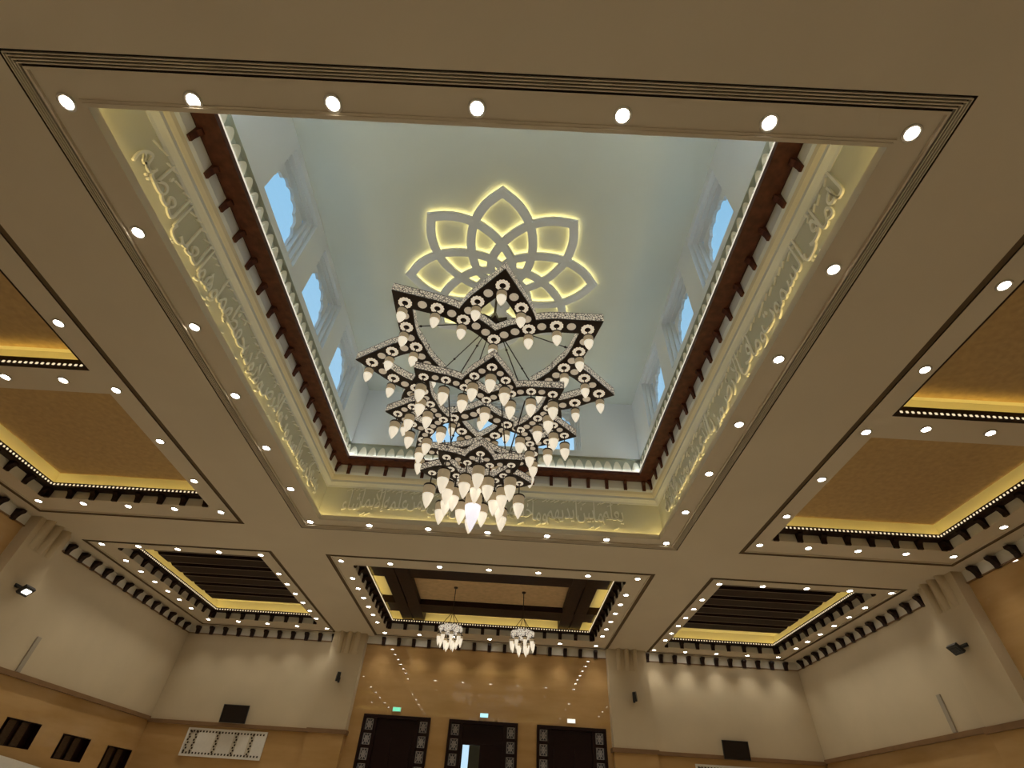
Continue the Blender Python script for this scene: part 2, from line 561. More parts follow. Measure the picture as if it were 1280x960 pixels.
ring('edge_bead', CEN, [(1.115, CZ + 0.09), (1.138, CZ + 0.09), (1.138, CZ + 0.130), (1.115, CZ + 0.130)], M['edge_glow'], corn, True)
fx0, fx1, fy0, fy1 = at_c(0.69)
k = 0
y = 3.60
while y < fy1 - 0.15:
    inst('bracket', CORBEL_W, corn, (fx0, y, CZ), rotz=R(90))
    inst('bracket', CORBEL_W, corn, (fx1, y, CZ), rotz=R(-90))
    y += 0.676
x = fx0 + 0.42
while x < fx1 - 0.1:
    inst('bracket', CORBEL_W, corn, (x, fy1, CZ)); x += 0.632
# scalloped cresting standing on the cornice
def scallop_mesh():
    w, h = 0.30, 0.42
    pts = [(-w / 2, 0), (w / 2, 0)]
    for i in range(13):
        u = 1.0 - i / 6.0
        pts.append((w / 2 * 0.98 * u, 0.12 + (h - 0.12) * (1.0 - abs(u) ** 2.2)))
    mb = MB(); mb.prism(pts, lambda a, b, t: (a, t, b), -0.03, 0.0)
    ins = [(p * 0.62, 0.05 + (q - 0.02) * 0.72) for p, q in pts]
    mb.prism(ins, lambda a, b, t: (a, t, b), -0.042, -0.03)
    me = mb.mesh('scallop'); me.materials.append(M['scallop'])
    return me
SCAL = scallop_mesh()
sx0, sx1, sy0, sy1 = at_c(1.035)
crest = tag(empty('trim_12'), kind='structure')
zc = CZ + 0.10
n = int((sy1 - sy0) / 0.32)
for k in range(n):
    y = sy1 - (k + 0.5) * (sy1 - sy0) / n
    if y > 3.2:
        inst('scallop', SCAL, crest, (sx0, y, zc), rotz=R(90)); inst('scallop', SCAL, crest, (sx1, y, zc), rotz=R(-90))
n = int((sx1 - sx0) / 0.32)
for k in range(n):
    inst('scallop', SCAL, crest, (sx0 + (k + 0.5) * (sx1 - sx0) / n, sy1, zc))
# neutral led strip hidden behind the cresting
ring('led_strip', CEN, [(1.055, zc + 0.004), (1.055, zc + 0.018), (1.105, zc + 0.018), (1.105, zc + 0.004)], M['led_well'], corn, True)

# lantern walls with window openings
WX0, WX1, WY0, WY1 = at_c(1.01)
WZ0, WZ1 = 11.36, 13.85
tag(ring('trim_13', CEN, [(0.90, CZ + 0.08), (0.90, WZ0), (1.01, WZ0)], M['dado']), kind='structure')
SILL, HEAD, HW = 11.60, 13.60, 1.02
side_win = [3.32, 6.12, 8.93, 11.74]
far_win = [-2.15, -0.03, 2.09]
HWF = 0.90
def lantern_wall(name, cuts, fn, hs):
    us = list(cuts); vs = [WZ0, WZ1]
    for h in hs:
        us += h[:2]; vs += h[2:]
    mb = MB(); grid_fill(us, vs, hs, fn, mb)
    return tag(mb.build(name, M['well']), kind='structure')
lantern_wall('wall_lantern_left', [WY0, WY1], lambda u, v: (WX0, u, v), [(c - HW, c + HW, SILL, HEAD) for c in side_win[1:]])
lantern_wall('wall_lantern_right', [WY0, WY1], lambda u, v: (WX1, u, v), [(c - HW, c + HW, SILL, HEAD) for c in side_win[1:]])
lantern_wall('wall_lantern_far', [WX0, WX1], lambda u, v: (u, WY1, v), [(c - HWF, c + HWF, SILL, HEAD) for c in far_win])
lantern_wall('wall_lantern_near', [WX0, WX1], lambda u, v: (u, WY0, v), [])
mb = MB(); mb.quad((WX0, WY0, WZ1), (WX1, WY0, WZ1), (WX1, WY1, WZ1), (WX0, WY1, WZ1))
tag(mb.build('ceiling_lantern', M['wellceil']), kind='structure')

def arch_pts(hw, z0, z1):
    """multifoil arch outline from the left foot, over the top, to the right foot"""
    p = [(-hw, z0)]
    zs = z0 + (z1 - z0) * 0.42
    p += [(-hw, z0 + (zs - z0) * 0.5), (-hw, zs)]
    cusps = 7
    raw = []
    for c in range(cusps):
        for i in range(5):
            a = PI - PI * (c + i / 5.0) / cusps
            bump = 1.0 + 0.10 * math.sin(PI * i / 5.0)
            raw.append((hw * 0.93 * math.cos(a) * bump, zs + (z1 - zs) * 0.93 * math.sin(a) ** 0.8 * bump if math.sin(a) > 0 else zs))
    p += raw
    p += [(hw, zs), (hw, z0 + (zs - z0) * 0.5), (hw, z0)]
    return p
NWIN = 0
def window(cx, cy, rotz, hw):
    """local frame: u along the wall, +y outwards"""
    global NWIN
    NWIN += 1
    root = tag(empty(f'window_{NWIN}', (cx, cy, 0), rotz), kind='structure')
    f1 = MB()
    steps = [(0.0, 0.0), (0.11, 0.0), (0.11, 0.08), (0.22, 0.08), (0.22, 0.16), (0.34, 0.16)]
    v = []
    for dep, ins in steps:
        v += [(-hw + ins, dep, SILL), (-hw + ins, dep, HEAD - ins * 0.8), (hw - ins, dep, HEAD - ins * 0.8), (hw - ins, dep, SILL)]
    fa = []
    for i in range(len(steps) - 1):
        for k in range(3):
            fa.append((i * 4 + k, i * 4 + k + 1, i * 4 + 5 + k, i * 4 + 4 + k))
    f1.add(v, fa)
    f1.quad((-hw, 0, SILL), (hw, 0, SILL), (hw, 0.42, SILL), (-hw, 0.42, SILL))
    f1.build('frame', M['well'], root)
    # pierced plate with the arch
    ow, oh = hw - 0.16, HEAD - 0.128
    ap = arch_pts(ow - 0.03, SILL, oh - 0.04)
    n = len(ap)
    outer = []
    for i, (a, z) in enumerate(ap):
        if i < 3: outer.append((-ow, z))
        elif i >= n - 3: outer.append((ow, z))
        else:
            t = (i - 3) / (n - 7)
            # walk up, across and down the rectangle
            zs = ap[2][1]; up = oh - zs; tot = 2 * up + 2 * ow; s = t * tot
            if s < up: outer.append((-ow, zs + s))
            elif s < up + 2 * ow: outer.append((-ow + s - up, oh))
            else: outer.append((ow, oh - (s - up - 2 * ow)))
    pl = MB()
    v = [(a, 0.34, z) for a, z in outer] + [(a, 0.34, z) for a, z in ap] + [(a, 0.42, z) for a, z in ap]
    fa = [(i, i + 1, n + i + 1, n + i) for i in range(n - 1)] + [(n + i, n + i + 1, 2 * n + i + 1, 2 * n + i) for i in range(n - 1)]
    pl.add(v, fa)
    pl.build('arch_plate', M['well'], root)
    g = MB(); g.quad((-ow, 0.43, SILL), (ow, 0.43, SILL), (ow, 0.43, oh), (-ow, 0.43, oh))
    g.build('pane', M['glass'], root)
    b = MB()
    b.box(-ow, ow, 0.425, 0.455, SILL, SILL + 0.05)
    b.build('sill_bar', M['band_grey'], root)
for c in side_win[1:]:
    window(WX0, c, R(90), HW)
for c in side_win[1:]:
    window(WX1, c, R(-90), HW)
for c in far_win:
    window(c, WY1, 0, HWF)

# ------------------------------------------------------------------ coffers
def coffer(rect_groove, rect_hole, kind):
    root = tag(empty('ceiling_coffer', (0, 0, 0)), kind='structure')
    gx0, gx1, gy0, gy1 = rect_groove
    ring('groove', rect_groove, [(0, ZS), (0, ZS + 0.025), (0.14, ZS + 0.025), (0.14, ZS)], M['groove_soft'], root)
    lip = 0.175
    m = ring_mb(rect_groove, [(0.14, ZS + 0.02), (0.14, ZS), (lip, ZS), (lip, ZS + 0.03)])
    hs = rect_hole if isinstance(rect_hole, list) else [rect_hole]
    us = [gx0 + lip, gx1 - lip]; vs = [gy0 + lip, gy1 - lip]
    for h in hs:
        us += h[:2]; vs += h[2:]
    grid_fill(us, vs, hs, lambda u, v: (u, v, ZS + 0.03), m)
    m.build('soffit_ring', M['soffit'], root)
    return root

ZP = 9.45
def cove(root, h, panel_mat, bracket_sides='lrf', flush_far=False, raft=False):
    x0, x1, y0, y1 = h
    z = ZS + 0.03
    if flush_far:
        prof = [(0, z), (0, z + 0.20), (-0.34, z + 0.20), (-0.34, ZP)]
        ring('cove_wall', h, [(-0.0, z + 0.2), (-0.34, z + 0.2), (-0.34, ZP)], M['pale'], root)
        led = ring('ledge', h, [(0, z - 0.01), (0.03, z - 0.01), (0.03, z + 0.27), (0, z + 0.27)], M['wood'], root, True)
        ring('led_strip', h, [(-0.12, z + 0.205), (-0.12, z + 0.22), (-0.05, z + 0.22), (-0.05, z + 0.205)], M['led_yellow'], led, True)
        bz, bd = z + 0.10, 0.036
        pm = MB(); pm.box(x0 + .08, x1 - .08, y0 + .08, y1 - .08, 9.16, 9.30)
        m = MB(); m.quad((x0 - .34, y0 - .34, ZP), (x1 + .34, y0 - .34, ZP), (x1 + .34, y1 + .34, ZP), (x0 - .34, y1 + .34, ZP)); m.build('cove_top', M['pale'], root)
    else:
        ring('cove_wall', h, [(0, z), (0, 8.92)], M['pale'], root)
        led = ring('ledge', h, [(0, 8.88), (0.26, 8.88), (0.26, 9.03), (0.23, 9.03), (0.23, 8.92), (0, 8.92)], M['wood'], root, True)
        ring('cove_wall', h, [(0, 8.91), (0, ZP + (0.15 if raft else 0))], M['pale'], root)
        ring('led_strip', h, [(0.15, 8.925), (0.15, 8.945), (0.21, 8.945), (0.21, 8.925)], M['led_yellow'], led, True)
        bz, bd = 8.96, 0.266
        pm = MB()
        if raft:
            pm.box(x0 + .36, x1 - .36, y0 + .36, y1 - .36, 9.30, 9.45)
            m = MB(); m.quad((x0, y0, ZP + .15), (x1, y0, ZP + .15), (x1, y1, ZP + .15), (x0, y1, ZP + .15)); m.build('cove_top', M['pale'], root)
        else: pm.quad((x0, y0, ZP), (x1, y0, ZP), (x1, y1, ZP), (x0, y1, ZP))
        sp = 0.725
        zz = 8.88
        if 'f' in bracket_sides:
            n = int((x1 - x0 - 0.25) / sp)
            for k in range(n + 1):
                inst('bracket', CORBEL_S, led, (x0 + 0.14 + k * (x1 - x0 - 0.28) / n, y1, zz))
        n = int((y1 - y0 - 0.25) / sp)
        for k in range(n + 1):
            y = y0 + 0.14 + k * (y1 - y0 - 0.28) / n
            if 'l' in bracket_sides: inst('bracket', CORBEL_S, led, (x0, y, zz), rotz=R(90))
            if 'r' in bracket_sides: inst('bracket', CORBEL_S, led, (x1, y, zz), rotz=R(-90))
    pm.build('panel', panel_mat, root)
    # bead lights along the inner face of the ledge, all four sides joined
    b = MB()
    d = bd; s = 0.024
    def bead(px, py, ax):
        if ax == 'x': b.box(px - s, px + s, py - 0.012, py + 0.012, bz - s, bz + s)
        else: b.box(px - 0.012, px + 0.012, py - s, py + s, bz - s, bz + s)
    n = int((x1 - x0 - 2 * d) / 0.125)
    for k in range(n):
        px = x0 + d + (k + 0.5) * (x1 - x0 - 2 * d) / n
        bead(px, y1 - d, 'x')
    n = int((y1 - y0 - 2 * d) / 0.125)
    for k in range(n):
        py = y0 + d + (k + 0.5) * (y1 - y0 - 2 * d) / n
        bead(x0 + d, py, 'y'); bead(x1 - d, py, 'y')
    o = b.build('bead_lights', M['bead'], led); o['kind'] = 'stuff'
    return led

for side in (-1, 1):
    G = SL if side < 0 else SR
    hf = (-14.2, -8.86, 8.84, 14.25) if side < 0 else (8.76, 14.22, 8.84, 14.25)
    hn = (hf[0], hf[1], 2.9, 8.05)
    root = coffer(G, [hf, hn], 'side')
    cove(root, hf, M['textured'], 'l' if side < 0 else 'r', False, True)
    cove(root, hn, M['textured'], '', True)
    # far-side brackets only on the far coffer
    led = [c for c in root.children if c.name.startswith('ledge')][0]
    for k in range(8):
        inst('bracket', CORBEL_S, led, (hf[0] + 0.14 + k * (hf[1] - hf[0] - 0.28) / 7, hf[3], 8.88))

hFL = (-13.97, -8.60, 18.0, 26.12)
hFR = (8.53, 14.18, 18.0, 26.35)
for G, h, s in ((FL, hFL, -1), (FR, hFR, 1)):
    root = coffer(G, h, 'beam')
    cove(root, h, M['pale'], 'lf' if s < 0 else 'rf')
    for k, y in enumerate((18.35, 19.42, 20.50, 21.56, 22.62, 23.70)):
        a, b = (h[0] + 0.50, h[1]) if s < 0 else (h[0], h[1] - 0.50)
        m = MB()
        zb = 9.02
        if s < 0: poly = [(a, zb + .14), (a + .14, zb), (b, zb), (b, ZP), (a, ZP)]
        else: poly = [(a, zb), (b - .14, zb), (b, zb + .14), (b, ZP), (a, ZP)]
        m.prism(poly, lambda p, q, t: (p, t, q), y, y + 0.74)
        bo = m.build('beam', M['wood'], root)
        for yy in (y + 0.02, y + 0.70):
            m = MB(); m.box(a + 0.16, b - 0.16, yy, yy + 0.022, zb - 0.012, zb)
            m.build('beam_bead', M['bead_cream'], bo)

hMD = (-5.17, 5.06, 18.3, 26.12)
root = coffer(MD, hMD, 'frame')
cove(root, hMD, M['pale'], 'lrf')
for nm, (x0, x1, y0, y1) in dict(a=(hMD[0], hMD[1], 23.78, 24.95), b=(hMD[0], hMD[1], 19.45, 20.55)).items():
    m = MB(); m.box(x0 + .02, x1 - .02, y0, y1, 9.12, ZP); m.build('beam', M['wood'], root)
for x0, x1 in ((-4.46, -3.95), (-3.90, -3.36), (3.28, 3.80), (3.85, 4.36)):
    m = MB(); m.box(x0, x1, hMD[2] + .02, hMD[3] - .02, 9.09, ZP); m.build('beam', M['wood'], root)
m = MB(); m.box(-3.36, 3.28, 20.55, 23.78, 9.36, 9.44); m.build('panel', M['panel'], root)

# ------------------------------------------------------------------ downlights in place
cx = [-5.85 + 1.92 * k for k in range(7)]
cy = [2.42 + 2.08 * k for k in range(7)]
gname = 'downlights round the central lantern opening'
row([(-5.76, 2.52), (-3.97, 2.42), (-2.06, 2.37), (-0.13, 2.34), (1.80, 2.34), (3.73, 2.34), (5.62, 2.38)], ZR, 'near strip of central opening', 'the left corner', gname)
row([(-5.85, y) for y in cy[1:-1]], ZR, 'left strip of central opening', 'the near end', gname)
row([(5.68, y) for y in cy[1:-1]], ZR, 'right strip of central opening', 'the near end', gname)
row([(x, 14.90) for x in cx], ZR, 'far strip of central opening', 'the left corner', gname)
ZB = ZS + 0.03
g = 'downlights round the left side coffers'
row([(-8.62, y) for y in (6.66, 8.68, 10.69, 12.66, 14.55)], ZB, 'inner strip of left side coffers', 'the near end', g)
row([(x, 14.52) for x in (-14.5, -13.05, -11.6, -10.1)], ZB, 'far strip of left side coffers', 'the left wall end', g)
row([(x, 8.43) for x in (-9.69, -11.02)], ZB, 'cross strip between left side coffers', 'the inner end', g)
row([(-14.58, y) for y in (12.45,)], ZB, 'outer strip beside the left wall', 'the far end', g)
g = 'downlights round the right side coffers'
row([(8.53, y) for y in (4.62, 6.62, 8.65, 10.67, 12.68, 14.60)], ZB, 'inner strip of right side coffers', 'the near end', g)
row([(x, 14.60) for x in (10.06, 11.62, 13.12, 14.60)], ZB, 'far strip of right side coffers', 'the inner end', g)
row([(x, 8.43) for x in (9.73, 11.15)], ZB, 'cross strip between right side coffers', 'the inner end', g)
row([(14.60, y) for y in (12.55,)], ZB, 'outer strip beside the right wall', 'the far end', g)
ys = [19.62, 20.73, 21.84, 22.96, 24.08, 25.18]
g = 'downlights round the middle coffer'
row([(-5.54 + 1.825 * k, 17.93) for k in range(7)], ZB, 'near strip of middle coffer', 'the left corner', g)
row([(-5.47, y) for y in ys], ZB, 'left strip of middle coffer', 'the near end', g)
row([(5.32, y) for y in ys], ZB, 'right strip of middle coffer', 'the near end', g)
row([(x, 26.85) for x in (-5.38, -3.63, -1.87, -0.08, 1.70, 3.47, 5.27)], ZB, 'far strip of middle coffer', 'the left corner', g)
g = 'downlights round the left beamed coffer'
row([(-14.36, 17.72), (-13.0, 17.72), (-11.56, 17.76), (-10.04, 17.79), (-8.5, 17.83)], ZB, 'near strip of left beamed coffer', 'the left wall end', g)
row([(-8.42, y) for y in ys] + [(-8.30, 26.76)], ZB, 'right strip of left beamed coffer', 'the near end', g)
row([(-14.20, 26.45), (-12.7, 26.5), (-11.24, 26.55), (-9.78, 26.65)], ZB, 'far strip of left beamed coffer', 'the left wall end', g)
row([(-14.30, y) for y in (19.2, 20.3, 21.42, 22.53, 23.61, 24.79)], ZB, 'left strip of left beamed coffer', 'the near end', g)
g = 'downlights round the right beamed coffer'
row([(8.40, 17.95), (9.98, 17.91), (11.55, 17.87), (13.1, 17.84), (14.58, 17.80)], ZB, 'near strip of right beamed coffer', 'the middle of the hall', g)
row([(8.31, y) for y in ys] + [(8.21, 26.95)], ZB, 'left strip of right beamed coffer', 'the near end', g)
row([(9.77, 26.95), (11.32, 26.92), (12.86, 26.89), (14.38, 26.84)], ZB, 'far strip of right beamed coffer', 'the middle of the hall', g)
row([(14.52, y) for y in (19.4, 20.55, 21.7, 22.9, 24.06, 25.2)], ZB, 'right strip of right beamed coffer', 'the near end', g)

# unseen bare spots added behind the camera, boosted to brighten the near soffit
NEAR_FILL = DL_BEAM.copy()
NEAR_FILL.energy = SPOT * 1.45
for x in (-13.5, -10.5, -7.5, -4.5, -1.5, 1.5, 4.5, 7.5, 10.5, 13.5):
    for y in (-1.6, -4.6, -7.6):
        b = bpy.data.objects.new('beam_light', NEAR_FILL)
        COL.objects.link(b)
        b.location = (x, y, ZS - 0.03)
for x in (-14.4, 14.4):  # unseen spots without fittings for the outer-strip downlights out of view
    for y in (10.4, 8.4, 6.4, 4.4):
        b = bpy.data.objects.new('beam_light', DL_BEAM)
        COL.objects.link(b)
        b.location = (x, y, ZS - 0.03)

# ------------------------------------------------------------------ relief inscription
ISO = dict(zip('ابتثجحخدذرزسشصضطظعغفقكلمنهوي', [0xFE8D, 0xFE8F, 0xFE95, 0xFE99, 0xFE9D, 0xFEA1, 0xFEA5, 0xFEA9, 0xFEAB, 0xFEAD, 0xFEAF, 0xFEB1, 0xFEB5,
      0xFEB9, 0xFEBD, 0xFEC1, 0xFEC5, 0xFEC9, 0xFECD, 0xFED1, 0xFED5, 0xFED9, 0xFEDD, 0xFEE1, 0xFEE5, 0xFEE9, 0xFEED, 0xFEF1]))
ISO['ى'] = 0xFEEF; ISO['ة'] = 0xFE93; ISO['أ'] = 0xFE83; ISO['إ'] = 0xFE87; ISO['ؤ'] = 0xFE85; ISO['ء'] = 0xFE80
NOFWD = set('ادذرزوأإؤةىء')
def shape(word):
    out = []
    i = 0
    n = len(word)
    while i < n:
        ch = word[i]
        prev = i > 0 and word[i - 1] not in NOFWD
        if ch == 'ل' and i + 1 < n and word[i + 1] in 'اأإ':
            base = {'ا': 0xFEFB, 'أ': 0xFEF7, 'إ': 0xFEF9}[word[i + 1]]
            out.append(chr(base + (1 if prev else 0))); i += 2
            continue
        nxt = i + 1 < n and ch not in NOFWD and word[i + 1] != 'ء'
        b = ISO[ch]
        if ch == 'ء': out.append(chr(b))
        elif ch in NOFWD: out.append(chr(b + (1 if prev else 0)))
        else: out.append(chr(b + (3 if prev and nxt else 1 if prev else 2 if nxt else 0)))
        i += 1
    return ''.join(reversed(out))
def word_geometry(word):
    c = bpy.data.curves.new('inscription_word', 'FONT')
    c.body = shape(word)
    c.resolution_u = 3
    c.extrude = 0.02
    o = bpy.data.objects.new('tmp_word', c)
    COL.objects.link(o)
    dg = bpy.context.evaluated_depsgraph_get()
    me = bpy.data.meshes.new_from_object(o.evaluated_get(dg))
    bpy.data.objects.remove(o)
    bpy.data.curves.remove(c)
    return me
def inscription(words, length, fn, z0):
    """fn(s, z, t): s runs in reading order from the start of the band, t out of the wall"""
    geo = []
    total = 0
    for w in words:
        me = word_geometry(w)
        xs = [v.co.x for v in me.vertices]
        geo.append((me, min(xs), max(xs))); total += max(xs) - min(xs) - 0.02
    k = length / total
    s = 0.0
    for i, (me, a, b) in enumerate(geo):
        lift = (0.05, -0.05, 0.02)[i % 3]
        for v in me.vertices:
            z = v.co.y
            if z > 0.42: z = 0.42 + (z - 0.42) * 1.55
            if z < 0: z *= 0.62
            ss = s + (b - v.co.x) * k
            z = z * 0.80 + lift + 0.05 * math.sin(ss * 1.9)
            v.co = fn(ss, z0 + z, v.co.z + 0.02)
        # short vowel strokes above and below the word
        bm = bmesh.new(); bm.from_mesh(me)
        n = max(1, int((b - a) / 0.34))
        for q in range(n):
            ss = s + (q + 0.35 + 0.4 * random.random()) * (b - a) * k / n
            zz = z0 + (0.60 + 0.12 * random.random() if random.random() < 0.9 else -0.20)
            w2, h2, th = 0.05 + 0.05 * random.random(), 0.045, 0.026
            vs_ = []
            for t in (0.0, 0.035):
                for (p, r_) in ((-w2, h2), (w2, -h2), (w2, -h2 - th), (-w2, h2 - th)):
                    vs_.append(bm.verts.new(fn(ss + p, zz + r_, t)))
            for f in ((4, 5, 6, 7), (0, 1, 5, 4), (1, 2, 6, 5), (2, 3, 7, 6), (3, 0, 4, 7)):
                bm.faces.new([vs_[j] for j in f])
        bm.to_mesh(me); bm.free()
        me.update()
        me.materials.clear()
        link('inscription_word', me, M['script'], frieze)
        s += (b - a - 0.02) * k
ix0, ix1, iy0, iy1 = at_c(0.45)
BASE_Z = 9.20
inscription('له ما في السموت وما في الارض من ذا الذي يشفع عنده إلا بإذنه'.split(), 10.6, lambda s, z, t: (ix1 - t, 3.45 + s, z), BASE_Z)
inscription('يعلم ما بين أيديهم وما خلفهم ولا يحيطون بشيء من علمه إلا بما شاء'.split(), 9.3, lambda s, z, t: (4.35 - s, iy1 - t, z), BASE_Z)
inscription('وسع كرسيه السموت والارض ولا يؤده حفظهما وهو العلي العظيم'.split(), 10.6, lambda s, z, t: (ix0 + t, 14.05 - s, z), BASE_Z)

# ------------------------------------------------------------------ ceiling rosette with back light
def catmull(pts, n):
    out = []
    P = [pts[0]] + list(pts) + [pts[-1]]
    for i in range(1, len(P) - 2):
        for k in range(n):
            t = k / n
            o = []
            for d in range(2):
                p0, p1, p2, p3 = P[i - 1][d], P[i][d], P[i + 1][d], P[i + 2][d]
                o.append(0.5 * (2 * p1 + (p2 - p0) * t + (2 * p0 - 5 * p1 + 4 * p2 - p3) * t * t + (3 * p1 - p0 - 3 * p2 + p3) * t ** 3))
            out.append(tuple(o))
    out.append(tuple(P[-2]))
    return out
def arm_path(polar, n=4):
    """(radius, angle from the tip) -> xy with the tip towards -y"""
    return catmull([(r * math.sin(R(a)), -r * math.cos(R(a))) for r, a in polar], n)
def strip_mb(path, hw, z0, z1, tip=0.0, mb=None, parts='bts', mi=(0, 0, 0)):
    """a bar of width 2 hw along a path: b bottom, t top, s sides; the first end is mitred for a sharp tip"""
    mb = mb or MB()
    n = len(path)
    L = []; Rr = []
    for i, p in enumerate(path):
        a = path[max(0, i - 1)]; b = path[min(n - 1, i + 1)]
        dx, dy = b[0] - a[0], b[1] - a[1]
        l = math.hypot(dx, dy)
        nx, ny = -dy / l, dx / l
        L.append((p[0] + nx * hw, p[1] + ny * hw)); Rr.append((p[0] - nx * hw, p[1] - ny * hw))
    # mitre both ends onto the radial plane through them so mirrored bars meet
    def cut(A, B, i, j):
        r = Vector((path[i][0], path[i][1])).normalized()
        for S in (A, B):
            p = Vector(S[i]); d = (Vector(S[j]) - p)
            nrm = Vector((-r.y, r.x))
            den = d.dot(nrm)
            if abs(den) > 1e-6:
                t = -p.dot(nrm) / den
                t = max(-4.5, min(0.9, t))
                S[i] = tuple(p + d * t)
    cut(L, Rr, 0, 1); cut(L, Rr, n - 1, n - 2)
    v = []
    for i in range(n):
        v += [(L[i][0], L[i][1], z0), (Rr[i][0], Rr[i][1], z0), (L[i][0], L[i][1], z1), (Rr[i][0], Rr[i][1], z1)]
    f = []; m = []
    for i in range(n - 1):
        a, b = i * 4, i * 4 + 4
        if 'b' in parts: mb.add([v[a], v[b], v[b + 1], v[a + 1]], [(0, 1, 2, 3)], mi[0])
        if 't' in parts: mb.add([v[a + 2], v[a + 3], v[b + 3], v[b + 2]], [(0, 1, 2, 3)], mi[1])
        if 's' in parts or 'l' in parts:
            mb.add([v[a], v[a + 2], v[b + 2], v[b]], [(0, 1, 2, 3)], mi[2])
        if 's' in parts or 'r' in parts:
            mb.add([v[a + 1], v[b + 1], v[b + 3], v[a + 3]], [(0, 1, 2, 3)], mi[2])
    return mb
def mirror_path(p): return [(-x, y) for x, y in p]

ROSX, ROSY = -0.05, 8.70
rosette = tag(empty('ceiling_rosette', (ROSX, ROSY, WZ1)), 'large white eight-petal interlaced rosette with yellow back light on the lantern ceiling', 'rosette')
rp = arm_path([(2.72, 0), (2.40, 10.5), (1.98, 22.5), (1.55, 34), (1.20, 45), (0.93, 57), (0.74, 67.5), (0.55, 80), (0.42, 90)], 3)
for sgn in (1, -1):
    path = rp if sgn > 0 else mirror_path(rp)
    m = strip_mb(path, 0.125, -0.15 - (0.002 if sgn > 0 else 0), -0.09)
    strip_mb(path, 0.085, -0.165 - (0.002 if sgn > 0 else 0), -0.15, mb=m)
    arm = m.mesh('petal_arm'); arm.materials.append(M['well'])
    led = strip_mb(path, 0.075, -0.088, -0.07).mesh('led_strip'); led.materials.append(M['led_rosette'])
    for k in range(8):
        a = inst('petal_arm', arm, rosette, rotz=2 * PI * k / 8)
        inst('led_strip', led, a)

# ------------------------------------------------------------------ the great chandelier
CHX, CHY = -0.13, 8.72
CROT = R(6.8)
ch = tag(empty('chandelier', (CHX, CHY, 13.85), CROT), 'huge three-tier star chandelier of dark pierced bands hung with cone lamps', 'chandelier')
# shared meshes
def medallion_mesh(rad, petals, mats, name):
    mb = MB()
    if petals:
        for k in range(petals):
            a = 2 * PI * k / petals
            c, s = math.cos(a), math.sin(a)
            hw = rad * 0.235
            pts = [(rad * 0.45, -hw * 0.45), (rad * 0.72, -hw), (rad * 0.92, -hw * 0.75), (rad, 0), (rad * 0.92, hw * 0.75), (rad * 0.72, hw), (rad * 0.45, hw * 0.45)]
            v = [(p * c - q * s, p * s + q * c, 0.0) for p, q in pts] + [(p * c * .97 - q * s, p * s * .97 + q * c, -0.012) for p, q in pts]
            n = len(pts)
            mb.add(v, [tuple(range(n, 2 * n))] + [(i, (i + 1) % n, n + (i + 1) % n, n + i) for i in range(n)], 0)
        mb.lathe([(rad * 0.30, 0), (rad * 0.30, -0.016)], 10, mi=1)
    else:
        mb.lathe([(rad, 0), (rad * 0.95, -0.010), (rad * 0.62, -0.010), (rad * 0.58, -0.004)], 12, mi=0)
        mb.lathe([(rad * 0.42, -0.004), (rad * 0.36, -0.014)], 10, mi=0)
    me = mb.mesh(name)
    for m in mats: me.materials.append(m)
    return me
LAMP_R = 0.112
def lamp_meshes(r, cup_h, cone_h, tag_):
    mb = MB()
    mb.lathe([(0.012, 0.30), (0.012, 0.0)], 6, mi=1)
    mb.lathe([(0.02, 0.03), (r * 1.0, 0.012), (r * 1.06, 0.0), (r * 1.06, -0.022), (r, -0.026)], 14, mi=1)
    mb.lathe([(r, -0.024), (r * 1.0, -cup_h * 0.5), (r * 0.96, -cup_h)], 14, mi=0, caps=False)
    cup = mb.mesh('lamp_cup', True); cup.materials.append(M['cup']); cup.materials.append(M['metal_dark'])
    mb = MB()
    prof = [(r * 0.955, -cup_h), (r * 0.90, -cup_h - cone_h * 0.15), (r * 0.78, -cup_h - cone_h * 0.36), (r * 0.55, -cup_h - cone_h * 0.62), (r * 0.26, -cup_h - cone_h * 0.86), (r * 0.07, -cup_h - cone_h)]
    mb.lathe(prof, 14)
    g_ = mb.mesh('lamp_glass', True); g_.materials.append(M['bulb'])
    return cup, g_
LAMPS = [lamp_meshes(0.105, 0.16, 0.23, ''), lamp_meshes(0.110, 0.17, 0.25, ''), lamp_meshes(0.117, 0.20, 0.29, '')]

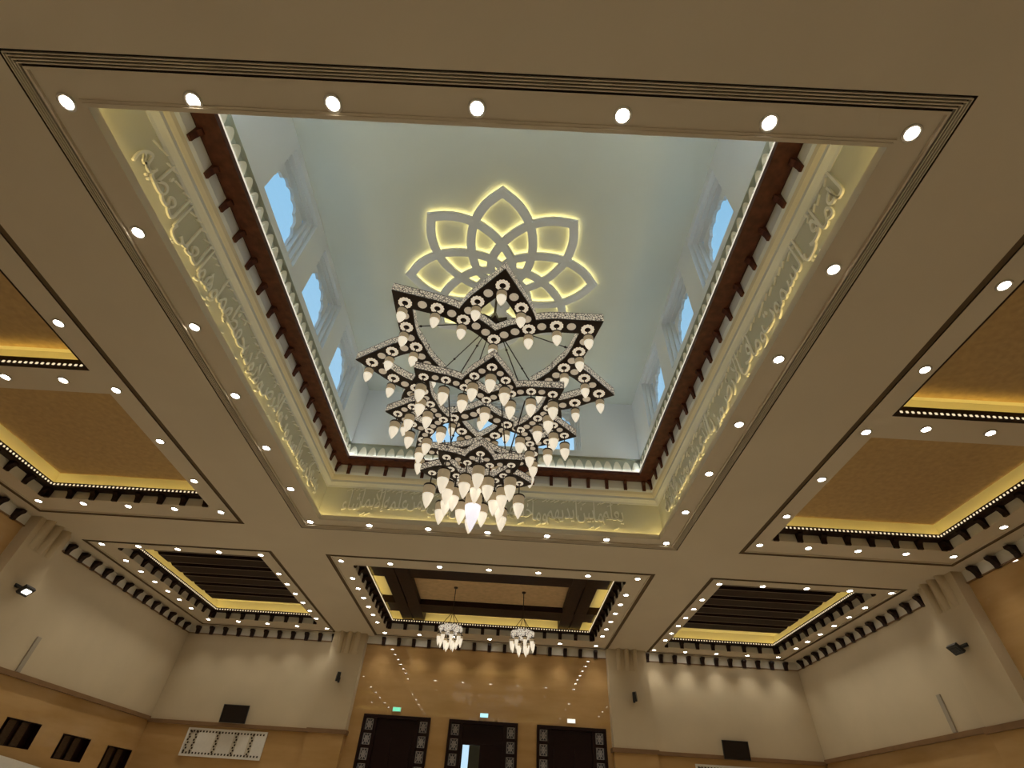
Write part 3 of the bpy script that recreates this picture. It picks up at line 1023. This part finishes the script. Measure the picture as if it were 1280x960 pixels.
def tier(level, zbot, height, arm_polar, big, small, hw, drop):
    """one star tier as sixteen arms; big / small are (r, angle) medallion places along an arm (0 .. 45 degrees)"""
    root = ch
    CUP, GLASS = LAMPS[level]
    zl = zbot - 13.85
    full = arm_path(arm_polar, 4)
    half = arm_path([p for p in arm_polar if p[1] <= 23], 4)
    meshes = {}
    for long_ in (0, 1):
        for sgn in (1, -1):
            p = full if long_ else half
            if sgn < 0: p = mirror_path(p)
            e = 0.003 if sgn > 0 else 0.0
            m = strip_mb(p, hw, zl - e - 0.001 * long_, zl + height + e, parts='bts')
            me = m.mesh('star_arm')
            bm = bmesh.new(); bm.from_mesh(me); bmesh.ops.remove_doubles(bm, verts=bm.verts, dist=1e-5); bm.to_mesh(me); bm.free()
            me.materials.append(M['metal_dark'])
            bands = []
            for q in (1, -1):
                m = strip_mb(p, hw + 0.004, zl + 0.025, zl + height - 0.02, parts='l' if q > 0 else 'r')
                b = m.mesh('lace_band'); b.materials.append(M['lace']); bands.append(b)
            meshes[(long_, sgn)] = (me, bands)
    for k in range(8):
        for sgn in (1, -1):
            me, bands = meshes[(k % 2, sgn)]
            a = inst('star_arm', me, root, rotz=2 * PI * k / 8)
            for b in bands: inst('lace_band', b, a)
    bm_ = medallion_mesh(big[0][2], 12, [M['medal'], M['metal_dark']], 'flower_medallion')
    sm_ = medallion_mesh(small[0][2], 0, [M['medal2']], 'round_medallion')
    z = zl - 0.006
    def spots(lst):
        for k in range(8):
            for r, ang, rad in lst:
                if ang > 23 and k % 2 == 0: continue          # only the long arms run on to the inner points
                if ang == 45 and k % 4 != 1 and False: continue
                for sg in ((1, -1) if ang not in (0, 22.5, 45) else (1,)):
                    if ang == 45:
                        for s2 in ((1,) if k % 2 else ()): yield r, 2 * PI * k / 8 + R(45 * s2)
                    else: yield r, 2 * PI * k / 8 + R(ang * sg)
    def at(r, a, zz): return (r * math.sin(a), -r * math.cos(a), zz)
    for r, a in spots(big):
        inst('flower_medallion', bm_, root, at(r, a, z), rotz=a)
        c = inst('hanging_lamp', CUP, root, at(r, a, zl - drop))
        inst('lamp_glass', GLASS, c)
    for r, a in spots(small):
        inst('round_medallion', sm_, root, at(r, a, z), rotz=a)

P1 = [(2.88, 0), (2.55, 6), (2.33, 11.5), (2.10, 17.5), (1.88, 22.5), (1.67, 30), (1.48, 37), (1.30, 45)]
tier(0, 9.70, 0.25, P1,
     [(2.79, 0, 0.150), (2.34, 11.5, 0.150), (1.88, 22.5, 0.150), (1.30, 45, 0.150)],
     [(2.56, 6, 0.10), (2.11, 17.3, 0.10), (1.67, 30, 0.10), (1.49, 37, 0.10)], 0.185, 0.25)
P2 = [(r * 0.675, a) for r, a in P1]
tier(1, 8.27, 0.21, P2,
     [(1.88, 0, 0.105), (1.59, 11.5, 0.105), (1.27, 22.5, 0.105), (0.87, 45, 0.105)],
     [(1.74, 6, 0.072), (1.43, 17.3, 0.072), (1.13, 30, 0.072), (1.00, 37, 0.072)], 0.130, 0.26)
P3 = [(1.00, 0), (0.88, 6.5), (0.76, 13), (0.66, 19), (0.57, 22.5), (0.48, 34), (0.40, 45)]
tier(2, 6.89, 0.18, P3,
     [(0.90, 0, 0.085), (0.58, 22.5, 0.085), (0.40, 45, 0.085)],
     [(0.74, 11, 0.060)], 0.095, 0.31)
# lace plate filling the lowest star, and the large centre lamp
mb = MB()
pts = []
for k in range(16):
    r = 0.50 if k % 2 else 0.34
    pts.append((r * math.sin(2 * PI * k / 16), -r * math.cos(2 * PI * k / 16)))
mb.prism(pts, lambda a, b, t: (a, b, t), 6.93 - 13.85, 6.95 - 13.85)
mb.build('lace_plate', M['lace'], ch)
cup, gl = lamp_meshes(0.165, 0.26, 0.52, '')
gl.materials.clear(); gl.materials.append(M['bulb_cool'])
c = inst('centre_lamp', cup, ch, (0, 0, 6.50 - 13.85)); inst('lamp_glass', gl, c)
# stem, hub and suspension rods
mb = MB()
mb.lathe([(0.16, 0), (0.16, -0.05), (0.05, -0.10), (0.035, -0.12), (0.035, 11.6 - 13.85)], 10)
mb.build('stem', M['metal_dark'], ch)
mb = MB()
hub = []
for k in range(16):
    r = 0.46 if k % 2 == 0 else 0.27
    hub.append((r * math.sin(2 * PI * k / 16), -r * math.cos(2 * PI * k / 16)))
mb.prism(hub, lambda a, b, t: (a, b, t), 11.55 - 13.85, 11.70 - 13.85)
mb.lathe([(0.10, 11.70 - 13.85), (0.12, 11.80 - 13.85), (0.04, 11.95 - 13.85)], 10)
mb.build('hub', M['metal_dark'], ch)
def rod(p, q):
    m = MB(); m.tube(p, q, 0.014, 6)
    for t in (0.46, 0.93):
        c = Vector(p).lerp(Vector(q), t)
        m.lathe([(0.01, 0.035), (0.035, 0.0), (0.01, -0.035)], 8, c=c)
    m.build('suspension_rod', M['metal_dark'], ch)
for ang in (56, 124, -124, -56):
    sn, cs = math.sin(R(ang)), -math.cos(R(ang))
    rod((0.2 * sn, 0.2 * cs, 11.6 - 13.85), (2.16 * sn, 2.16 * cs, 9.84 - 13.85))
for ang in (30, 150, -150, -30):
    sn, cs = math.sin(R(ang)), -math.cos(R(ang))
    rod((0.16 * sn, 0.16 * cs, 11.56 - 13.85), (1.36 * sn, 1.36 * cs, 8.44 - 13.85))
for ang in (42, 138, -138, -42):
    sn, cs = math.sin(R(ang)), -math.cos(R(ang))
    rod((1.22 * sn, 1.22 * cs, 8.35 - 13.85), (0.84 * sn, 0.84 * cs, 7.04 - 13.85))

# ------------------------------------------------------------------ small pendants under the middle coffer
def pendant(x, y, label):
    root = tag(empty('pendant_chandelier', (x, y, 9.36)), label, 'chandelier', 'small pendants under the middle coffer')
    zr = -1.72
    m = MB(); m.lathe([(0.09, 0), (0.08, -0.05), (0.018, -0.08), (0.018, zr + 0.62)], 8); m.build('rod', M['metal_dark'], root)
    for k in range(4):
        a = 2 * PI * k / 4 + 0.4
        m = MB(); m.tube((0.02 * math.cos(a), 0.02 * math.sin(a), zr + 0.66), (0.44 * math.cos(a), 0.44 * math.sin(a), zr + 0.1), 0.014, 6)
        m.build('arm', M['metal_dark'], root)
    m = MB()
    n = 16
    prof = [(0.54, 0.02), (0.46, 0.10), (0.40, 0.10), (0.34, -0.10), (0.46, -0.12), (0.54, 0.02)]
    v = []; f = []
    for r_, z in prof:
        for k in range(n):
            a = 2 * PI * k / n
            rr = r_ * (1.0 if k % 2 else 0.88)
            v.append((rr * math.cos(a), rr * math.sin(a), zr + z))
    for i in range(len(prof) - 1):
        for k in range(n):
            f.append((i * n + k, i * n + (k + 1) % n, (i + 1) * n + (k + 1) % n, (i + 1) * n + k))
    m.add(v, f); m.build('star_ring', M['lace_pale'], root)
    for k in range(8):
        a = 2 * PI * k / 8 + 0.2
        c = inst('hanging_lamp', CUP_S, root, (0.46 * math.cos(a), 0.46 * math.sin(a), zr - 0.20)); inst('lamp_glass', GLASS_S, c)
    for k in range(4):
        a = 2 * PI * k / 4 + 0.6
        c = inst('hanging_lamp', CUP_S, root, (0.2 * math.cos(a), 0.2 * math.sin(a), zr - 0.36)); inst('lamp_glass', GLASS_S, c)
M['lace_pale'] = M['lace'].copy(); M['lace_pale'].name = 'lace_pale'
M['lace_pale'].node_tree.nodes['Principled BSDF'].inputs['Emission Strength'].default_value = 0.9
CUP_S, GLASS_S = lamp_meshes(0.085, 0.12, 0.34, 's')
pendant(-1.60, 22.0, 'small star pendant lamp on the left below the middle coffer')
pendant(1.40, 22.1, 'small star pendant lamp on the right below the middle coffer')

# ------------------------------------------------------------------ doors in the far wall
def lattice(w, h):
    """a square pierced panel: frame, diagonals and an eight-pointed star"""
    m = MB(); t = 0.018
    for a, b in (((-w, -h), (w, -h)), ((w, -h), (w, h)), ((w, h), (-w, h)), ((-w, h), (-w, -h)), ((-w, -h), (w, h)), ((-w, h), (w, -h)), ((0, -h), (0, h)), ((-w, 0), (w, 0))):
        m.tube((a[0], 0, a[1]), (b[0], 0, b[1]), t, 4)
    for rot in (0, PI / 4):
        q = [(0.66 * w * math.cos(rot + PI / 2 * k + PI / 4), 0.66 * h * math.sin(rot + PI / 2 * k + PI / 4)) for k in range(4)]
        for k in range(4):
            m.tube((q[k][0], 0, q[k][1]), (q[(k + 1) % 4][0], 0, q[(k + 1) % 4][1]), t, 4)
    m.lathe([(0.2 * w, -0.02), (0.2 * w, 0.02)], 8)
    me = m.mesh('lattice'); me.materials.append(M['lattice'])
    return me
M['lattice'] = plain('lattice_grey', (0.42, 0.40, 0.40), 0.5)
M['litepane'] = plain('frosted_pane', (0.08, 0.085, 0.10), 0.2)
M['door'] = wood('door_wood', (0.010, 0.003, 0.003), (0.018, 0.006, 0.005), 0.35)
LAT = lattice(0.155, 0.205)
for i, (x0, x1) in enumerate(DOORS):
    root = tag(empty(f'door_{i + 1}', ((x0 + x1) / 2, YW, 0)), kind='structure')
    w = (x1 - x0) / 2
    fr = 0.11
    m = MB()
    m.box(-w, -w + fr, -0.06, 0.22, 0, DZ); m.box(w - fr, w, -0.06, 0.22, 0, DZ); m.box(-w + fr, w - fr, -0.06, 0.22, DZ - 0.13, DZ)
    m.box(-w + 0.52, -w + 0.66, -0.02, 0.20, 0, DZ - 0.13); m.box(w - 0.66, w - 0.52, -0.02, 0.20, 0, DZ - 0.13)
    m.build('frame', M['door'], root)
    for s in (-1, 1):
        sc = s * (w - 0.315)
        for k in range(9):
            zc_ = DZ - 0.38 - 0.555 * k
            m = MB(); m.box(sc - 0.205, sc + 0.205, 0.02, 0.16, zc_ + 0.215, zc_ + 0.34)
            m.build('transom', M['door'], root)
            m = MB(); m.box(sc - 0.205, sc + 0.205, 0.10, 0.115, zc_ - 0.34, zc_ + 0.215)
            p = m.build('pane', M['litepane'], root)
            inst('lattice', LAT, p, (sc, 0.06, zc_))
    iw = w - 0.66
    if i != 1:
        for s in (-1, 1):
            m = MB()
            a, b = (-iw, 0.0) if s < 0 else (0.0, iw)
            m.box(a, b, 0.06, 0.14, 0, DZ - 0.12)
            lf = m.build('leaf', M['door'], root)
            for zz in (0.5, 1.9, 3.3):
                m = MB(); m.box(a + 0.12, b - 0.12, 0.035, 0.06, zz, zz + 1.15); m.build('panel', M['door'], lf)
    else:
        m = MB(); m.box(-iw, iw, 0.05, 0.15, 4.42, DZ - 0.12); m.build('head_panel', M['door'], root)
        m = MB(); m.box(0.0, iw, 0.06, 0.14, 0, 4.42); m.build('leaf', M['door'], root)
        m = MB(); m.box(-iw, -iw + 0.07, 0.05, 0.15, 0, 4.42); m.box(-0.09, 0.0, 0.05, 0.15, 0, 4.42); m.box(-iw + .07, -0.09, 0.05, 0.15, 4.36, 4.42); m.box(-iw + .07, -0.09, 0.05, 0.15, 3.12, 3.18)
        m.build('leaf_frame', M['door'], root)
        m = MB(); m.box(-iw + .07, -0.09, 0.09, 0.10, 0, 4.36); m.build('pane', M['glass'], root)

# lobby outside the glazed door: a white arch in a dark porch
m = MB()
for xa, xb, ya, yb, za, zb in ((-3.0, 3.0, 31.5, 31.7, 4.9, 6.6), (-3.0, -1.75, 31.5, 31.7, 0, 4.9), (-0.85, 3.0, 31.5, 31.7, 0, 4.9)):
    m.box(xa, xb, ya, yb, za, zb)
m.quad((-3, 27.9, 0.0), (3, 27.9, 0.0), (3, 31.5, 0.0), (-3, 31.5, 0.0))
m.quad((-3, 27.9, 6.6), (3, 27.9, 6.6), (3, 31.5, 6.6), (-3, 31.5, 6.6))
m.quad((-3, 27.9, 0), (-3, 31.5, 0), (-3, 31.5, 6.6), (-3, 27.9, 6.6)); m.quad((3, 27.9, 0), (3, 31.5, 0), (3, 31.5, 6.6), (3, 27.9, 6.6))
tag(m.build('wall_porch', M['cream']), kind='structure')

# exit signs
def exit_sign(x, z, mat, label):
    root = tag(empty('exit_sign', (x, YW, z)), label, 'sign', 'lit signs above the doors')
    m = MB(); m.box(-0.20, 0.20, -0.07, 0, -0.09, 0.09); m.build('case', M['white'], root)
    m = MB(); m.box(-0.18, 0.18, -0.078, -0.07, -0.075, 0.075); m.build('lit_face', mat, root)
exit_sign(-4.22, 5.52, M['exit_green'], 'small lit green exit sign above the left door')
exit_sign(-0.09, 5.50, M['exit_blue'], 'small lit blue-white sign above the middle door')
exit_sign(4.01, 5.50, M['exit_white'], 'small lit white sign above the right door')

# ------------------------------------------------------------------ screens, vents, niches and fittings
def tv(x, z, label):
    root = tag(empty('wall_screen', (x, YW, z)), label, 'screen', 'black screens on the far wall')
    m = MB(); m.box(-0.10, 0.10, -0.16, 0, -0.12, 0.12); m.build('bracket', M['black'], root)
    m = MB()
    hw, hh = 0.60, 0.35
    m.box(-hw, hw, -0.05, 0.0, -hh, hh); sc_ = m.build('case', M['black'], root, (0, -0.22, 0.0))
    sc_.rotation_euler = (R(8), 0, 0)
    m = MB(); m.box(-hw + .03, hw - .03, -0.056, -0.05, -hh + .03, hh - .03); d = m.build('display', M['screen'], sc_)
tv(-11.60, 4.92, 'black flat screen on the far wall above the white grille at left')
tv(11.46, 4.78, 'black flat screen on the far wall at right')

def pierced_mat():
    m, nt, b = new_mat('pierced_white')
    tc = nt.nodes.new('ShaderNodeTexCoord')
    v = nt.nodes.new('ShaderNodeTexVoronoi')
    v.inputs['Scale'].default_value = 6.5
    v.inputs['Randomness'].default_value = 0.35
    r = nt.nodes.new('ShaderNodeValToRGB')
    r.color_ramp.elements[0].position = 0.22; r.color_ramp.elements[1].position = 0.30
    r.color_ramp.elements[0].color = (0.10, 0.07, 0.04, 1); r.color_ramp.elements[1].color = (0.60, 0.55, 0.45, 1)
    nt.links.new(tc.outputs['Object'], v.inputs['Vector'])
    nt.links.new(v.outputs['Distance'], r.inputs['Fac'])
    nt.links.new(r.outputs['Color'], b.inputs['Base Color'])
    b.inputs['Roughness'].default_value = 0.6
    return m
M['pierced'] = pierced_mat()
def vent(x0, x1, z0, z1, label):
    root = tag(empty('wall_grille', ((x0 + x1) / 2, YW, z0)), label, 'grille', 'white pierced grilles on the far wall')
    w = (x1 - x0) / 2; h = z1 - z0; t = 0.07
    m = MB(); m.box(-w, w, -0.06, 0, 0, t); m.box(-w, w, -0.06, 0, h - t, h); m.box(-w, -w + t, -0.06, 0, t, h - t); m.box(w - t, w, -0.06, 0, t, h - t)
    m.build('frame', M['white'], root)
    a = -w + t
    for k, (p, q, kind) in enumerate(((0, .13, 1), (.13, .36, 0), (.36, .42, 1), (.42, .60, 0), (.60, .66, 1), (.66, .80, 0), (.80, .87, 1), (.87, 1, 0))):
        L = 2 * (w - t)
        m = MB(); m.box(a + p * L, a + q * L, -0.035 if kind else -0.045, 0, t, h - t)
        m.build('grille_panel', M['pierced'] if kind else M['white'], root)
    m = MB()
    n = 24
    for k in range(n):
        xx = a + (k + .5) * L / n
        for zz in (t + 0.05, h - t - 0.05):
            m.box(xx - 0.034, xx + 0.034, -0.052, -0.04, zz - 0.034, zz + 0.034)
    for p in (0.02, 0.10, 0.385, 0.63, 0.835):
        for q in range(8):
            xx = a + p * L + 0.05 * (q % 2); zz = t + 0.12 + q * (h - 2 * t - 0.2) / 7
            m.box(xx - 0.034, xx + 0.034, -0.052, -0.03, zz - 0.034, zz + 0.034)
    m.build('holes', M['groove'], root)['kind'] = 'stuff'
vent(-13.50, -9.88, 3.30, 4.33, 'white pierced rectangular grille below the left ledge')
vent(9.55, 13.10, 3.15, 4.20, 'white pierced rectangular grille below the right ledge')

for k, (y0, y1, z0, z1) in enumerate(NICHES):
    root = tag(empty('window_hatch', (XW0, (y0 + y1) / 2, z0)), ['dark wooden wall hatch in the left wall, nearest of the three', 'dark wooden wall hatch in the left wall, middle of the three',
               'dark wooden wall hatch in the left wall, nearest the far corner'][k], 'hatch', 'dark hatches in the left wall')
    w = (y1 - y0) / 2; h = z1 - z0
    m = MB(); m.box(-0.25, -0.2, -w, w, 0, h); m.box(-0.2, 0, -w, -w + .02, 0, h); m.box(-0.2, 0, w - .02, w, 0, h); m.box(-0.2, 0, -w + .02, w - .02, 0, .02); m.box(-0.2, 0, -w + .02, w - .02, h - .02, h)
    m.build('casing', M['door'], root)
    for s in (-0.62, 0.1):
        m = MB(); m.box(-0.17, -0.14, s * w, s * w + 0.42 * w, 0.03, h - 0.03); m.build('shutter_leaf', M['ledge_dark'] if 'ledge_dark' in M else M.setdefault('ledge_dark', wood('hatch_wood', (0.06, 0.035, 0.018), (0.09, 0.055, 0.03), 0.5)), root)

for x, y, s, lab in ((XW0, 18.93, 1, 'grey vertical cable cover on the left wall standing on the ledge'), (XW1, 19.02, -1, 'grey vertical cable cover on the right wall standing on the ledge')):
    m = MB(); m.box(0 if s > 0 else -0.05, 0.05 if s > 0 else 0, -0.09, 0.09, 4.66, 5.72)
    tag(m.build('cable_cover', M['ledge_grey'] if 'ledge_grey' in M else M.setdefault('ledge_grey', plain('grey_cover', (0.34, 0.29, 0.22), 0.6)), None, (x, y, 0)), lab, 'cable cover', 'grey cable covers on the side walls')

def speaker(x, y, z, label, s):
    root = tag(empty('wall_speaker', (x, y, z)), label, 'speaker', 'black speakers on the far pillars')
    m = MB(); m.box(-0.04, 0.04, -0.20, 0, -0.05, 0.02); m.box(-0.05, 0.05, -0.02, 0, -0.12, 0.1); m.build('bracket', M['black'], root)
    m = MB(); m.prism([(-0.09, -0.16), (0.09, -0.16), (0.07, 0.22), (-0.07, 0.22)], lambda a, b, t: (a, t, b), -0.13, 0.13)
    b = m.build('cabinet', M['black'], root, (0, -0.26, 0.06)); b.rotation_euler = (R(14), 0, R(24 * s))
speaker(-7.16, 27.12, 6.50, 'small black speaker on a bracket on the left far pillar', 1)
speaker(6.98, 27.12, 6.45, 'small black speaker on a bracket on the right far pillar', -1)

def flood(x, y, z, s, lit, label):
    root = tag(empty('flood_light', (x, y, z)), label, 'flood light', 'flood lights on the side pillars')
    m = MB(); m.tube((0, -0.16, 0.10), (0.26 * s, -0.16, 0.0), 0.02, 6); m.tube((0, 0.16, 0.10), (0.26 * s, 0.16, 0.0), 0.02, 6); m.box(0 if s > 0 else -0.04, 0.04 if s > 0 else 0, -0.2, 0.2, 0.05, 0.15)
    m.build('yoke', M['black'], root)
    m = MB(); m.box(-0.05, 0.05, -0.20, 0.20, -0.15, 0.15)
    c = m.build('housing', M['black'], root, (0.30 * s, 0, 0.0)); c.rotation_euler = (0, R(42 * s), 0)
    m = MB(); m.box(0.045, 0.062, -0.13, 0.13, -0.07, 0.07) if s > 0 else m.box(-0.062, -0.045, -0.13, 0.13, -0.07, 0.07)
    m.build('lens', M['flood'] if lit else M['screen'], c)
flood(-15.12, 16.55, 6.50, 1, True, 'lit flood light on the left side pillar')
flood(15.18, 16.60, 6.50, -1, False, 'unlit black flood light on the right side pillar')

# white partition running below the hatches
m = MB()
n = 14
v = []; f = []
for i in range(n + 1):
    y = 15.5 + i * (23.5 - 15.5) / n
    zt = 2.74 - 0.010 * (i ** 1.5)
    x = XW0 + 0.55 - 0.012 * i
    v += [(x, y, 0.0), (x, y, zt), (x - 0.08, y, zt), (x - 0.08, y, 0)]
for i in range(n):
    for k in range(4):
        f.append((i * 4 + k, i * 4 + (k + 1) % 4, i * 4 + 4 + (k + 1) % 4, i * 4 + 4 + k))
f += [(0, 3, 2, 1), (n * 4, n * 4 + 1, n * 4 + 2, n * 4 + 3)]
m.add(v, f)
tag(m.build('partition_screen', M['white']), 'plain white partition screen standing along the left wall under the hatches', 'partition')
